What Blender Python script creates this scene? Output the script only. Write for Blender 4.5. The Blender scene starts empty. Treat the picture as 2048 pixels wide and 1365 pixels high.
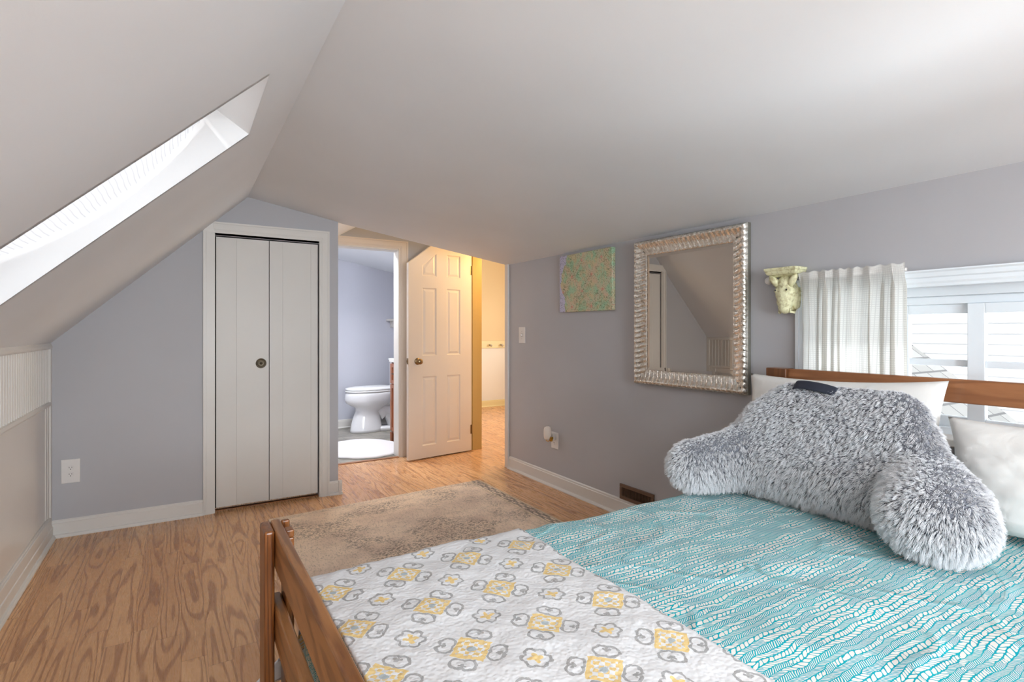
import bpy, bmesh, math, random
from math import sin, cos, pi, sqrt, radians, atan2, floor as mfloor
from mathutils import Vector, Matrix, noise as mnoise
random.seed(7)
scene = bpy.context.scene
COL = scene.collection

# ------------------------------------------------------------------ helpers
def lin(c):
    return tuple(((v/255.)/12.92 if v/255. <= .04045 else ((v/255.+.055)/1.055)**2.4) for v in c)

def col(c):
    return (*lin(c), 1.0)

class S:
    """a scalar node socket with arithmetic"""
    def __init__(s, nt, k): s.nt, s.k = nt, k
    def op(s, name, *a):
        n = s.nt.nodes.new('ShaderNodeMath'); n.operation = name
        for i, v in enumerate((s,)+a):
            if isinstance(v, S): s.nt.links.new(v.k, n.inputs[i])
            else: n.inputs[i].default_value = v
        return S(s.nt, n.outputs[0])
    def __add__(s, o): return s.op('ADD', o)
    __radd__ = __add__
    def __mul__(s, o): return s.op('MULTIPLY', o)
    __rmul__ = __mul__
    def __sub__(s, o): return s.op('SUBTRACT', o)
    def __rsub__(s, o): return (s*-1.0)+o
    def __truediv__(s, o): return s.op('DIVIDE', o)
    def sin(s): return s.op('SINE')
    def cos(s): return s.op('COSINE')
    def abs(s): return s.op('ABSOLUTE')
    def floor(s): return s.op('FLOOR')
    def fract(s): return s.op('FRACT')
    def sqrt(s): return s.op('SQRT')
    def lt(s, o): return s.op('LESS_THAN', o)
    def gt(s, o): return s.op('GREATER_THAN', o)
    def min(s, o): return s.op('MINIMUM', o)
    def max(s, o): return s.op('MAXIMUM', o)
    def atan2(s, o): return s.op('ARCTAN2', o)
    def pow(s, o): return s.op('POWER', o)
    def step(s, a, b, lo=0., hi=1.):
        n = s.nt.nodes.new('ShaderNodeMapRange'); n.interpolation_type = 'SMOOTHSTEP'
        s.nt.links.new(s.k, n.inputs['Value'])
        n.inputs['From Min'].default_value = a; n.inputs['From Max'].default_value = b
        n.inputs['To Min'].default_value = lo; n.inputs['To Max'].default_value = hi
        return S(s.nt, n.outputs['Result'])

class Mat:
    def __init__(s, name, base=(200, 200, 200), rough=.5, metal=0., spec=.5):
        s.m = bpy.data.materials.new(name); s.m.use_nodes = True
        s.nt = s.m.node_tree; s.b = s.nt.nodes['Principled BSDF']; s.out = s.nt.nodes['Material Output']
        s.b.inputs['Base Color'].default_value = col(base)
        s.b.inputs['Roughness'].default_value = rough; s.b.inputs['Metallic'].default_value = metal
        s.b.inputs['Specular IOR Level'].default_value = spec
    def coords(s, kind='Object'):
        n = s.nt.nodes.new('ShaderNodeTexCoord'); return n.outputs[kind]
    def xyz(s, v):
        n = s.nt.nodes.new('ShaderNodeSeparateXYZ'); s.nt.links.new(v, n.inputs[0])
        return [S(s.nt, n.outputs[i]) for i in range(3)]
    def vec(s, *a):
        n = s.nt.nodes.new('ShaderNodeCombineXYZ')
        for i, v in enumerate(a):
            if isinstance(v, S): s.nt.links.new(v.k, n.inputs[i])
            else: n.inputs[i].default_value = v
        return n.outputs[0]
    def noise(s, v, scale=5., detail=2., rough=.5, dist=0.):
        n = s.nt.nodes.new('ShaderNodeTexNoise'); s.nt.links.new(v, n.inputs['Vector'])
        n.inputs['Scale'].default_value = scale; n.inputs['Detail'].default_value = detail
        n.inputs['Roughness'].default_value = rough; n.inputs['Distortion'].default_value = dist
        return S(s.nt, n.outputs[0])
    def voro(s, v, scale=5., out='Distance', feature='F1', rnd=1.):
        n = s.nt.nodes.new('ShaderNodeTexVoronoi'); n.feature = feature; s.nt.links.new(v, n.inputs['Vector'])
        n.inputs['Scale'].default_value = scale; n.inputs['Randomness'].default_value = rnd
        return S(s.nt, n.outputs[out])
    def white(s, *a):
        n = s.nt.nodes.new('ShaderNodeTexWhiteNoise'); n.noise_dimensions = '3D'
        s.nt.links.new(s.vec(*a), n.inputs['Vector']); return S(s.nt, n.outputs['Value'])
    def mix(s, f, a, b):
        n = s.nt.nodes.new('ShaderNodeMix'); n.data_type = 'RGBA'
        for i, v in ((0, f), (6, a), (7, b)):
            if isinstance(v, S): s.nt.links.new(v.k, n.inputs[i])
            elif hasattr(v, 'is_output'): s.nt.links.new(v, n.inputs[i])
            elif isinstance(v, (tuple, list)): n.inputs[i].default_value = col(v)
            else: n.inputs[i].default_value = v
        return n.outputs[2]
    def base(s, c): s.nt.links.new(c, s.b.inputs['Base Color'])
    def rough(s, v): s.nt.links.new(v.k, s.b.inputs['Roughness'])
    def bump(s, h, strength=.3, dist=.01):
        n = s.nt.nodes.new('ShaderNodeBump'); n.inputs['Strength'].default_value = strength
        n.inputs['Distance'].default_value = dist
        s.nt.links.new(h.k, n.inputs['Height']); s.nt.links.new(n.outputs[0], s.b.inputs['Normal'])

def box(bm, x0, x1, y0, y1, z0, z1):
    vs = [bm.verts.new((x, y, z)) for x in (x0, x1) for y in (y0, y1) for z in (z0, z1)]
    for f in ((0,1,3,2), (4,6,7,5), (0,4,5,1), (2,3,7,6), (0,2,6,4), (1,5,7,3)):
        bm.faces.new([vs[i] for i in f])
    return vs

def prism(bm, pts, axis, a, b):
    """extrude a 2-D outline along an axis; pts are the two other coordinates in xyz order"""
    def P(p, t):
        return (t, *p) if axis == 'x' else (p[0], t, p[1]) if axis == 'y' else (*p, t)
    A = [bm.verts.new(P(p, a)) for p in pts]; B = [bm.verts.new(P(p, b)) for p in pts]
    n = len(pts)
    bm.faces.new(A); bm.faces.new(B[::-1])
    for i in range(n): bm.faces.new((A[i], B[i], B[(i+1) % n], A[(i+1) % n]))

def hexa(bm, A, B):
    """solid between two quads"""
    A = [bm.verts.new(p) for p in A]; B = [bm.verts.new(p) for p in B]
    bm.faces.new(A); bm.faces.new(B[::-1])
    for i in range(4): bm.faces.new((A[i], B[i], B[(i+1) % 4], A[(i+1) % 4]))

def loft(bm, rings, cap=True):
    R = [[bm.verts.new(p) for p in r] for r in rings]; n = len(R[0])
    for a, b in zip(R[:-1], R[1:]):
        for i in range(n): bm.faces.new((a[i], a[(i+1) % n], b[(i+1) % n], b[i]))
    if cap: bm.faces.new(R[0][::-1]); bm.faces.new(R[-1])

def frame_of(d):
    d = Vector(d).normalized(); u = d.orthogonal().normalized(); return d, u, d.cross(u)

def tube(bm, pts, r, n=12, cap=True):
    rings = []
    for i, p in enumerate(pts):
        p = Vector(p); a = Vector(pts[max(i-1, 0)]); b = Vector(pts[min(i+1, len(pts)-1)])
        d = (b-a).normalized(); u = Vector((0, 0, 1)) if abs(d.z) < .9 else Vector((1, 0, 0))
        u = (u-d*u.dot(d)).normalized(); w = d.cross(u); rr = r[i] if isinstance(r, (list, tuple)) else r
        rings.append([p+u*(rr*cos(2*pi*k/n))+w*(rr*sin(2*pi*k/n)) for k in range(n)])
    loft(bm, rings, cap)

def lathe(bm, prof, origin, axis, n=24):
    """prof: (distance along axis, radius)"""
    d, u, w = frame_of(axis); o = Vector(origin)
    loft(bm, [[o+d*t+u*(max(r, 1e-5)*cos(2*pi*k/n))+w*(max(r, 1e-5)*sin(2*pi*k/n)) for k in range(n)] for t, r in prof])

def ball(bm, c, r, seg=20, rot=None):
    r = r if isinstance(r, (tuple, list)) else (r, r, r)
    m = Matrix.Translation(c) @ (rot.to_4x4() if rot else Matrix()) @ Matrix.Diagonal((*r, 1))
    bmesh.ops.create_uvsphere(bm, u_segments=seg, v_segments=max(8, seg*2//3), radius=1, matrix=m)

def panel_holes(bm, us, vs, skip, fn, t):
    """wall of cells between cut lines us/vs; skip(uc,vc) leaves a hole; fn(u,v,d) -> point, thickness t"""
    for u0, u1 in zip(us[:-1], us[1:]):
        for v0, v1 in zip(vs[:-1], vs[1:]):
            if skip((u0+u1)/2, (v0+v1)/2): continue
            A = [fn(u0, v0, 0), fn(u1, v0, 0), fn(u1, v1, 0), fn(u0, v1, 0)]
            B = [fn(u0, v0, t), fn(u1, v0, t), fn(u1, v1, t), fn(u0, v1, t)]
            hexa(bm, A, B)

def put(name, bm, mat, parent=None, bevel=0., smooth=False, seg=2, subsurf=0, uvs=None, clean=True):
    """link a bmesh (built in world coordinates) as one mesh object, child of parent when given"""
    if clean: bmesh.ops.recalc_face_normals(bm, faces=bm.faces)
    org = Vector((0, 0, 0)); p = parent
    while p is not None: org += p.location; p = p.parent
    bmesh.ops.translate(bm, verts=bm.verts, vec=-org)
    me = bpy.data.meshes.new(name); bm.to_mesh(me); bm.free()
    o = bpy.data.objects.new(name, me); COL.objects.link(o)
    if parent: o.parent = parent
    for m in (mat if isinstance(mat, (list, tuple)) else [mat]): me.materials.append(m.m if isinstance(m, Mat) else m)
    if bevel:
        b = o.modifiers.new('bevel', 'BEVEL'); b.width = bevel; b.segments = seg; b.limit_method = 'ANGLE'
        b.angle_limit = radians(40); b.harden_normals = False
    if subsurf:
        s = o.modifiers.new('sub', 'SUBSURF'); s.levels = s.render_levels = subsurf
    if smooth:
        for f in me.polygons: f.use_smooth = True
    return o

def tag(o, label, cat, group=None):
    o['label'] = label; o['category'] = cat
    if group: o['group'] = group
    return o

def thing(name, label, cat, loc, group=None):
    o = bpy.data.objects.new(name, None); COL.objects.link(o); o.location = loc; o.empty_display_size = .05
    return tag(o, label, cat, group)

def struct(name, bm, mat, **k):
    o = put(name, bm, mat, **k); o['kind'] = 'structure'; return o

def struct_root(name, loc):
    o = bpy.data.objects.new(name, None); COL.objects.link(o); o.location = loc; o['kind'] = 'structure'; return o

def new(): return bmesh.new()

def baked(o):
    """apply an object's modifiers to its mesh"""
    dg = bpy.context.evaluated_depsgraph_get(); dg.update()
    me = bpy.data.meshes.new_from_object(o.evaluated_get(dg)); o.modifiers.clear(); old = o.data; o.data = me
    me.name = o.name
    for f in me.polygons: f.use_smooth = True
    return o

def grid_mesh(bm, nu, nv, fn, uvfn=None):
    """open sheet of nu x nv quads; optional uv layer"""
    V = [[bm.verts.new(fn(i/nu, j/nv)) for j in range(nv+1)] for i in range(nu+1)]
    uv = bm.loops.layers.uv.new('UVMap') if uvfn else None
    for i in range(nu):
        for j in range(nv):
            f = bm.faces.new((V[i][j], V[i+1][j], V[i+1][j+1], V[i][j+1]))
            if uv:
                for l, (a, b) in zip(f.loops, ((i, j), (i+1, j), (i+1, j+1), (i, j+1))): l[uv].uv = uvfn(a/nu, b/nv)

# ------------------------------------------------------------------ materials
def paint(name, c, rough=.6, b=.06, scale=220., spec=.35):
    m = Mat(name, c, rough, spec=spec); v = m.coords()
    n = m.noise(v, scale, 3, .6); big = m.noise(v, 1.3, 2)
    d = tuple(max(0, x-5) for x in c)
    m.base(m.mix(big.step(.3, .7), c, d)); m.bump(n, b, .002)
    return m

WALL = paint('lavender_wall_paint', (187, 186, 189), .55, .05)
CEIL = paint('white_ceiling_paint', (230, 233, 237), .6, .05)
TRIM = paint('white_trim_paint', (226, 222, 216), .35, .03, 90)
DOORP = paint('white_door_paint', (222, 218, 212), .4, .04, 60)
CREAM = paint('cream_door_paint', (226, 214, 202), .35, .03, 60)
BATHW = paint('pale_blue_bathroom_paint', (198, 199, 208), .55, .04)
HALLY = paint('tan_hall_paint', (222, 200, 158), .55, .04)
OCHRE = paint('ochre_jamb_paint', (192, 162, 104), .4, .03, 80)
HALLT = paint('cream_yellow_trim_paint', (226, 210, 160), .4, .03, 80)
VINYL = Mat('white_window_vinyl', (238, 246, 252), .3)
DARK = Mat('dark_gap', (30, 24, 20), .8)
PLAST = Mat('white_plastic', (232, 228, 224), .35)
SLOT = Mat('dark_slot', (40, 36, 34), .6)
BRASS = Mat('polished_brass', (205, 160, 70), .22, 1.)
OLDBR = Mat('aged_brass', (150, 128, 96), .3, 1.)
BRONZE = Mat('dark_bronze', (92, 82, 68), .4, .8)
NICKEL = Mat('brushed_nickel', (180, 176, 170), .3, 1.)
CERAM = Mat('white_ceramic', (236, 236, 238), .08, spec=.6)
SEATP = Mat('white_toilet_seat_plastic', (238, 238, 238), .2)
STONE = Mat('white_counter', (238, 236, 232), .2)

def wood(name, light, dark, along='y', lines=22., stretch=.12, scale=9., rough=.35, contrast=1., off=0.):
    """board grain: contour lines of a noise field stretched along the board"""
    m = Mat(name, light, rough); x, y, z = m.xyz(m.coords())
    st = {'x': (x*stretch, y, z), 'y': (x, y*stretch, z), 'z': (x, y, z*stretch)}[along]
    v = m.vec(st[0]+off, st[1]+off*.7, st[2]+off*.3)
    n = m.noise(v, scale, 2.5, .45)
    ring = (n*lines*6.283).sin().step(-.2, 1.)
    fine = m.noise(v, scale*14, 2, .6)
    f = (ring*.75*contrast+fine.step(.45, .75)*.35*contrast).min(1.)
    tone = m.noise(m.vec(st[0]*.5+off, st[1]*.5, st[2]*.5), 6, 1)
    mid = tuple((a+b)/2 for a, b in zip(light, dark))
    m.base(m.mix(f, m.mix(tone.step(.3, .7), light, tuple(.75*a+.25*b for a, b in zip(light, dark))), dark))
    m.bump(ring, .06, .002)
    return m

PINE_Y = wood('stained_pine_rail', (170, 116, 66), (108, 64, 32), 'y', 9., .14, 7., .28, .9)
PINE_Z = wood('stained_pine_post', (150, 92, 44), (92, 48, 20), 'z', 9., .06, 16., .3, .9, 3.1)
PINE_X = wood('stained_pine_side_rail', (166, 106, 54), (106, 60, 28), 'x', 9., .14, 7., .3, .9, 5.7)
HEADW = wood('stained_pine_head_rail', (164, 110, 72), (126, 80, 50), 'y', 9., .1, 8., .28, .8, 1.7)
HEADP = wood('stained_pine_head_post', (122, 78, 48), (90, 54, 32), 'z', 9., .1, 14., .3, .8, 2.3)
VANW = wood('brown_vanity_wood', (168, 104, 70), (138, 80, 52), 'z', 7., .1, 10., .35, .7, 8.)

def oak_floor():
    m = Mat('oak_laminate', (190, 140, 98), .3); x, y, z = m.xyz(m.coords())
    w = .083; i = (x/w+40.).floor(); r1 = m.white(i, 3., 1.)
    L = .95; yy = (y/L)+r1*7.3; j = yy.floor(); r2 = m.white(i, j, 2.); r3 = m.white(j, i, 9.)
    v = m.vec(x*1.0+r2*17., y*.11+r3*31., r2*9.)
    n = m.noise(v, 7., 2., .45, .2)
    xf = (x/w+40.).fract()-.3-r2*.4
    ring = (n*64.+xf*xf*26.).sin().step(.15, 1.)
    fine = m.noise(m.vec(x*1., y*.04, r2*5.), 260., 2, .5)
    tone = r2*.55+m.noise(m.vec(x, y*.3, r3), 5., 1)*.45
    base = m.mix(tone.step(.15, .85), (226, 177, 129), (210, 159, 113))
    f = ring*.68+fine.step(.5, .8)*.2
    c = m.mix(f.min(1.), base, (160, 110, 76))
    ex = ((x/w+40.).fract()-.5).abs().gt(.493); ey = (yy.fract()-.5).abs().gt(.4985)
    c = m.mix((ex.max(ey))*.45, c, (110, 72, 46))
    m.base(c); m.rough(fine*.12+.22)
    m.bump(ring*.3+ex.max(ey)*-1., .05, .001)
    return m
OAK = oak_floor()

def tile():
    m = Mat('grey_stone_tile', (150, 144, 134), .4); v = m.coords(); x, y, z = m.xyz(v)
    n = m.noise(v, 5, 5, .6, .6)
    gx = ((x/.31).fract()-.5).abs().gt(.493); gy = ((y/.31).fract()-.5).abs().gt(.493)
    m.base(m.mix(gx.max(gy), m.mix(n.step(.35, .7), (164, 158, 148), (126, 122, 114)), (120, 116, 110)))
    return m
TILE = tile()

# ------------------------------------------------------------------ key dimensions (metres)
YB, XR, XL = 4.055, 2.445, -.645          # closet wall, window wall, knee wall
YE, YF = 4.93, -2.8                        # bathroom wall, wall behind the viewer
RX, RZ = .383, 2.108                       # ridge
def zl(x): return 1.126+.951*(x-XL)        # left slope
def zr(x):                                 # right slope, slightly bent
    return RZ+(x-RX)*(2.0-RZ)/(.985-RX) if x < .985 else 2.0+(x-.985)*(1.777-2.0)/(XR-.985)

# ------------------------------------------------------------------ shell
bm = new(); box(bm, -.75, 2.6, YF-.1, YE, -.1, 0); struct('floor', bm, OAK)
bm = new(); box(bm, 2.6, 5.1, 3.5, 7.6, -.1, 0); box(bm, 2.45, 2.6, YE, 5.0, -.1, 0); struct('floor', bm, OAK)
bm = new(); box(bm, .4, 2.6, YE, 6.9, -.1, -.002); struct('floor', bm, TILE)
bm = new(); box(bm, 1.1, 1.76, YE-.02, YE+.03, -.005, .006); struct('trim_5', bm, PINE_X, bevel=.003)   # wooden threshold

bm = new()                                                        # closet wall with the closet opening
panel_holes(bm, [-.75, .19, .85, .985], [0, 1.83, 2.3], lambda u, v: .19 < u < .85 and v < 1.83, lambda u, v, d: (u, YB+d, v), .1)
struct('wall_back', bm, WALL)
bm = new(); box(bm, .905, .985, YB+.1, YE, 0, 2.35); struct('wall_closet_side', bm, WALL)
bm = new()                                                        # bathroom wall with its doorway
panel_holes(bm, [-.75, 1.10, 1.76, 2.6], [0, 1.975, 2.7], lambda u, v: 1.10 < u < 1.76 and v < 1.975, lambda u, v, d: (u, YE+d, v), .12)
struct('wall_end', bm, WALL)
WY0, WY1, WZ0, WZ1 = .17, 1.40, .80, 1.379                        # window opening
HY0, HY1 = 4.095, 4.85                                            # opening into the hall
bm = new()
panel_holes(bm, [YF-.1, WY0, WY1, HY0, HY1, YE+.2], [0, WZ0, WZ1, 2.5],
            lambda u, v: (WY0 < u < WY1 and WZ0 < v < WZ1) or (HY0 < u < HY1 and v < WZ1+1), lambda u, v, d: (XR+d, u, v), .155)
struct('wall_right', bm, WALL)
bm = new()                                                        # gable wall behind the viewer, with a window opening added for fill light
panel_holes(bm, [-.75, -.1, 1.5, 2.6], [0, .6, 1.75, 2.4], lambda u, v: -.1 < u < 1.5 and .6 < v < 1.75, lambda u, v, d: (u, YF-d, v), .1)
struct('wall_front', bm, WALL)
bm = new()
for a, b in ((-.1, -.05), (.68, .72), (1.45, 1.5)): box(bm, a, b, YF-.07, YF-.02, .6, 1.75)
for a, b in ((.6, .65), (1.70, 1.75)): box(bm, -.05, 1.45, YF-.07, YF-.02, a, b)
struct('added_gable_window', bm, VINYL)  # unseen window frame, added with the fill-light opening

# ceilings
bm = new()
prof = [(RX-.004, RZ), (.985, 2.0), (XR+.2, zr(XR+.2)), (XR+.2, zr(XR+.2)+.14), (.985, 2.14), (RX, RZ+.14)]
prism(bm, prof, 'y', YF-.1, YB+.02); struct('ceiling', bm, CEIL)
SX0, SX1, SY0, SY1 = -.60, .22, 1.723, 2.275                      # skylight opening in the slope
nrm = Vector((-.689, 0, .725))
def slope(u, v, d):
    p = Vector((u, v, zl(u)))+nrm*d; return p
bm = new()
panel_holes(bm, [-.78, SX0-.0012, SX1+.0012, RX], [YF-.1, SY0-.0012, SY1+.0012, YB+.02], lambda u, v: SX0 < u < SX1 and SY0 < v < SY1, slope, .03)
struct('ceiling', bm, CEIL)
bm = new()                                                        # higher ceiling over the door recess
ap = lambda x, y: 2.126+.62*(x-1.334)-.103*(y-YE)
hexa(bm, [(.95, YB+.022, ap(.95, YB)), (2.0, YB+.022, ap(2.0, YB)), (2.0, YE+.05, ap(2.0, YE)), (.95, YE+.05, ap(.95, YE))],
     [(.95, YB+.022, ap(.95, YB)+.1), (2.0, YB+.022, ap(2.0, YB)+.1), (2.0, YE+.05, ap(2.0, YE)+.1), (.95, YE+.05, ap(.95, YE)+.1)])
box(bm, 1.98, 2.62, YB, YE+.05, 2.5, 2.65); box(bm, .99, 2.62, YB+.022, YB+.04, 2.02, 2.7)
struct('ceiling', bm, CEIL)

# skylight: shaft, frame and glass
sk = struct_root('window_2', (0, 2.0, 1.6))
P = lambda x, z, y: Vector((x, y, z))
lowi, higi = (SX0, zl(SX0)), (SX1, zl(SX1))
lowo, higo = (SX0+nrm.x*.30, zl(SX0)+nrm.z*.30), (SX1-.82*.316, zl(SX1)+.53*.316)
bm = new(); T = .02
for y, s in ((SY0, -1), (SY1, 1)):
    hexa(bm, [P(*lowi, y), P(*higi, y), P(*higo, y), P(*lowo, y)], [P(*lowi, y+s*T), P(*higi, y+s*T), P(*higo, y+s*T), P(*lowo, y+s*T)])
for (a, b, o) in ((lowi, lowo, (-T, -T)), (higi, higo, (T*.5, T))):
    hexa(bm, [P(*a, SY0-T), P(*b, SY0-T), P(*b, SY1+T), P(*a, SY1+T)],
         [P(a[0]+o[0], a[1]+o[1], SY0-T), P(b[0]+o[0], b[1]+o[1], SY0-T), P(b[0]+o[0], b[1]+o[1], SY1+T), P(a[0]+o[0], a[1]+o[1], SY1+T)])
put('shaft_lining', bm, paint('white_shaft_paint', (236, 236, 236), .5, .02), sk)
GLASS = Mat('clear_glass', (255, 255, 255), 0.)
nt = GLASS.nt; tr = nt.nodes.new('ShaderNodeBsdfTransparent'); gl = nt.nodes.new('ShaderNodeBsdfGlossy')
gl.inputs['Roughness'].default_value = 0.; fr = nt.nodes.new('ShaderNodeFresnel'); mx = nt.nodes.new('ShaderNodeMixShader')
fr.inputs['IOR'].default_value = 1.35
nt.links.new(fr.outputs[0], mx.inputs[0]); nt.links.new(tr.outputs[0], mx.inputs[1]); nt.links.new(gl.outputs[0], mx.inputs[2])
nt.links.new(mx.outputs[0], GLASS.out.inputs[0])
bm = new()
hexa(bm, [P(*lowo, SY0), P(*higo, SY0), P(*higo, SY1), P(*lowo, SY1)], [P(*lowo, SY0)+nrm*.006, P(*higo, SY0)+nrm*.006, P(*higo, SY1)+nrm*.006, P(*lowo, SY1)+nrm*.006])
put('glass', bm, GLASS, sk)
# sagging pleated shade under the glass
SHADE = Mat('white_pleated_fabric', (240, 240, 242), .8)
u, v, _ = SHADE.xyz(SHADE.coords('UV')); ln = ((u*52.+(v*24.).sin()*.05).fract()-.5).abs().gt(.40).max(((v*9.).fract()-.5).abs().gt(.47)*.5)
SHADE.base(SHADE.mix(ln, (240, 240, 242), (222, 222, 225)))  # grey lines paint in the shading of the pleat creases
nt = SHADE.nt; tl = nt.nodes.new('ShaderNodeBsdfTranslucent'); nt.links.new(SHADE.mix(ln, (224, 225, 228), (204, 205, 209)), tl.inputs[0])
mx = nt.nodes.new('ShaderNodeMixShader'); mx.inputs[0].default_value = .5
nt.links.new(SHADE.b.outputs[0], mx.inputs[1]); nt.links.new(tl.outputs[0], mx.inputs[2]); nt.links.new(mx.outputs[0], SHADE.out.inputs[0])
sl = Vector((.725, 0, .689)); s0 = Vector((XL, 0, 1.126))
def shade_pt(u, v):
    s = .10+u*1.0; d = .068+.34*(s-.68)**2+.006*(abs((u*52) % 2-1)-.5)
    q = s0+sl*s+nrm*d; return (q.x, SY0+.006+v*(SY1-SY0-.012), q.z)
bm = new(); grid_mesh(bm, 208, 6, shade_pt, lambda a, b: (a, b))
o = put('skylight_shade', bm, SHADE, clean=False)
tag(o, 'white pleated shade sagging inside the skylight opening', 'window shade')

# ------------------------------------------------------------------ knee wall on the left: beadboard over a storage door
bm = new(); box(bm, XL-.1, XL-.012, YF, YB, 0, 1.2)
struct('wall_left', bm, WALL)
bm = new()
yy = YB-.035; n = 0
while yy > YF+.02:
    box(bm, XL-.012, XL-.004, yy-.029, yy-.001, .79, 1.10)
    tube(bm, [(XL-.004, yy-.035, .79), (XL-.004, yy-.035, 1.10)], .0055, 8); yy -= .042
struct('trim_1', bm, TRIM)
bm = new()
prism(bm, [(XL-.012, 1.094), (XL+.006, 1.094), (XL+.01, 1.102), (XL+.01, 1.112), (XL+.004, 1.126), (XL-.012, 1.14)], 'y', YF, YB)
prism(bm, [(XL-.03, .765), (XL+.004, .765), (XL+.01, .775), (XL+.008, .79), (XL-.012, .795)], 'y', YF, YB-.03)
box(bm, XL-.03, XL+.008, YB-.035, YB, .0, 1.10)
box(bm, XL-.03, XL+.002, YB-.075, YB-.035, .10, .79)
struct('trim_2', bm, TRIM, bevel=.002)
dr = struct_root('door_3', (XL-.02, 3.0, .13))
bm = new(); box(bm, XL-.011, XL-.004, 2.2, YB-.115, .135, .764); put('panel', bm, paint('glossy_storage_door', (228, 223, 217), .25, .02), dr)
bm = new(); box(bm, XL-.011, XL-.0, YB-.115, YB-.076, .135, .764); put('stile', bm, TRIM, dr, bevel=.002)
bm = new(); box(bm, XL-.003, XL+.018, 2.93, 2.95, .138, .165); put('latch', bm, BRONZE, dr, bevel=.004)
bm = new()
box(bm, XL-.012, XL+.004, YF, YB-.076, .10, .134); box(bm, XL+.0, XL+.012, YF, YB-.034, .07, .128)
struct('trim_3', bm, TRIM, bevel=.003)

def baseboard(bm, axis, face, out, a, b, h=.10):
    """profile against a wall at coordinate face; out = +-1 into the room; runs a..b along the other axis"""
    pr = [(0, 0), (.028*out, 0), (.028*out, .006), (.022*out, .016), (.013*out, .019), (.013*out, h-.02), (.009*out, h-.016), (.009*out, h-.006), (.004*out, h), (0, h)]
    if axis == 'y': prism(bm, [(face+p, z) for p, z in pr], 'y', a, b)
    else: prism(bm, [(face+p, z) for p, z in pr], 'x', a, b)
bm = new(); baseboard(bm, 'y', XL+.002, 1, YF, YB, .085); struct('baseboard_left', bm, TRIM)
bm = new(); baseboard(bm, 'x', YB, -1, XL, .122); struct('baseboard_back', bm, TRIM)
bm = new(); baseboard(bm, 'x', YB, -1, .920, .985+.026); baseboard(bm, 'y', .985, 1, YB-.027, YE); struct('baseboard_closet', bm, TRIM)
bm = new(); baseboard(bm, 'y', XR, -1, YF, 4.03, .108); struct('baseboard_right', bm, TRIM)
bm = new(); baseboard(bm, 'x', YE, -1, 1.85, XR); struct('baseboard_end', bm, TRIM)

# door casings (stepped boards, mitred)
def casing_bar(bm, outline, y, out, steps=((0, .012), (.25, .018), (.8, .013))):
    """flat mitred board on a wall plane y, quad outline: inner a,b then outer b,a; raised in bands across its width"""
    a, b, B, A = [Vector(p) for p in outline]
    bands = [0, .18, .30, .74, .84, 1.0]; hts = [.010, .014, .018, .015, .020]
    for i in range(5):
        t0, t1 = bands[i], bands[i+1]
        q = [a.lerp(A, t0), b.lerp(B, t0), b.lerp(B, t1), a.lerp(A, t1)]
        hexa(bm, [(p.x, y, p.y) for p in q], [(p.x, y+out*hts[i], p.y) for p in q])
bm = new(); zi, zo = 1.845, 1.92
casing_bar(bm, [(.190, 0), (.190, zi), (.122, zl(.122)), (.122, 0)], YB, -1)
casing_bar(bm, [(.190, zi), (.85, zi), (.920, zo), (.175, zo-.003)], YB, -1)
hexa(bm, [(.19, YB, zi), (.175, YB, zo-.003), (.175, YB, zo-.003), (.122, YB, zl(.122)-.002)],
     [(.19, YB-.013, zi), (.175, YB-.017, zo-.003), (.175, YB-.017, zo-.003), (.122, YB-.017, zl(.122)-.002)])
casing_bar(bm, [(.85, 0), (.85, zi), (.920, zo), (.920, 0)], YB, -1)
box(bm, .19, .85, YB, YB+.012, 1.832, zi); box(bm, .19, .85, YB+.0, YB+.1, 1.838, zi)
struct('trim_4', bm, TRIM)
bm = new(); box(bm, .186, .854, YB+.03, YB+.06, 0, .006); struct('trim_6', bm, PINE_X)
bm = new(); box(bm, .19, .85, YB+.075, YB+.09, 0.01, 1.84); struct('closet_shade_sheet', bm, DARK)  # near-black sheet put behind the leaves to stand in for closet shade

# closet bifold door of painted boards
cd = struct_root('door_1', (.52, YB+.03, .028))
def leaf(x0, x1, seams):
    bm = new(); xs = [x0]+seams+[x1]
    for a, b in zip(xs[:-1], xs[1:]): box(bm, a+.0002, b-.0002, YB+.006, YB+.036, .03, 1.822)
    return put('leaf', bm, DOORP, cd, bevel=.0005)
leaf(.197, .5175, [.318]); leaf(.5215, .842, [.607, .795])
bm = new()
lathe(bm, [(0, .033), (.004, .034), (.0055, .031), (.004, .028), (.0018, .026), (.0018, .022), (.004, .0205), (.005, .018), (.003, .014), (.003, .006), (.0075, .004), (.008, .0)], (.468, YB+.006, .977), (0, -1, 0), 32)
put('flush_pull', bm, BRONZE, cd, smooth=True)

# bathroom doorway casing and jamb
bm = new()
casing_bar(bm, [(1.76, 0), (1.76, 1.975), (1.848, 2.05), (1.848, 0)], YE, -1)
casing_bar(bm, [(1.10, 1.975), (1.76, 1.975), (1.848, 2.05), (1.012, 2.05)], YE, -1)
casing_bar(bm, [(1.10, 0), (1.10, 1.975), (1.012, 2.05), (1.012, 0)], YE, -1)
struct('trim_7', bm, CREAM)
bm = new()
box(bm, 1.757, 1.765, YE-.004, YE+.13, 0, 1.975); box(bm, 1.094, 1.108, YE-.004, YE+.13, 0, 1.975); box(bm, 1.10, 1.76, YE-.004, YE+.13, 1.962, 1.976)
struct('trim_8', bm, TRIM)

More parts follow.
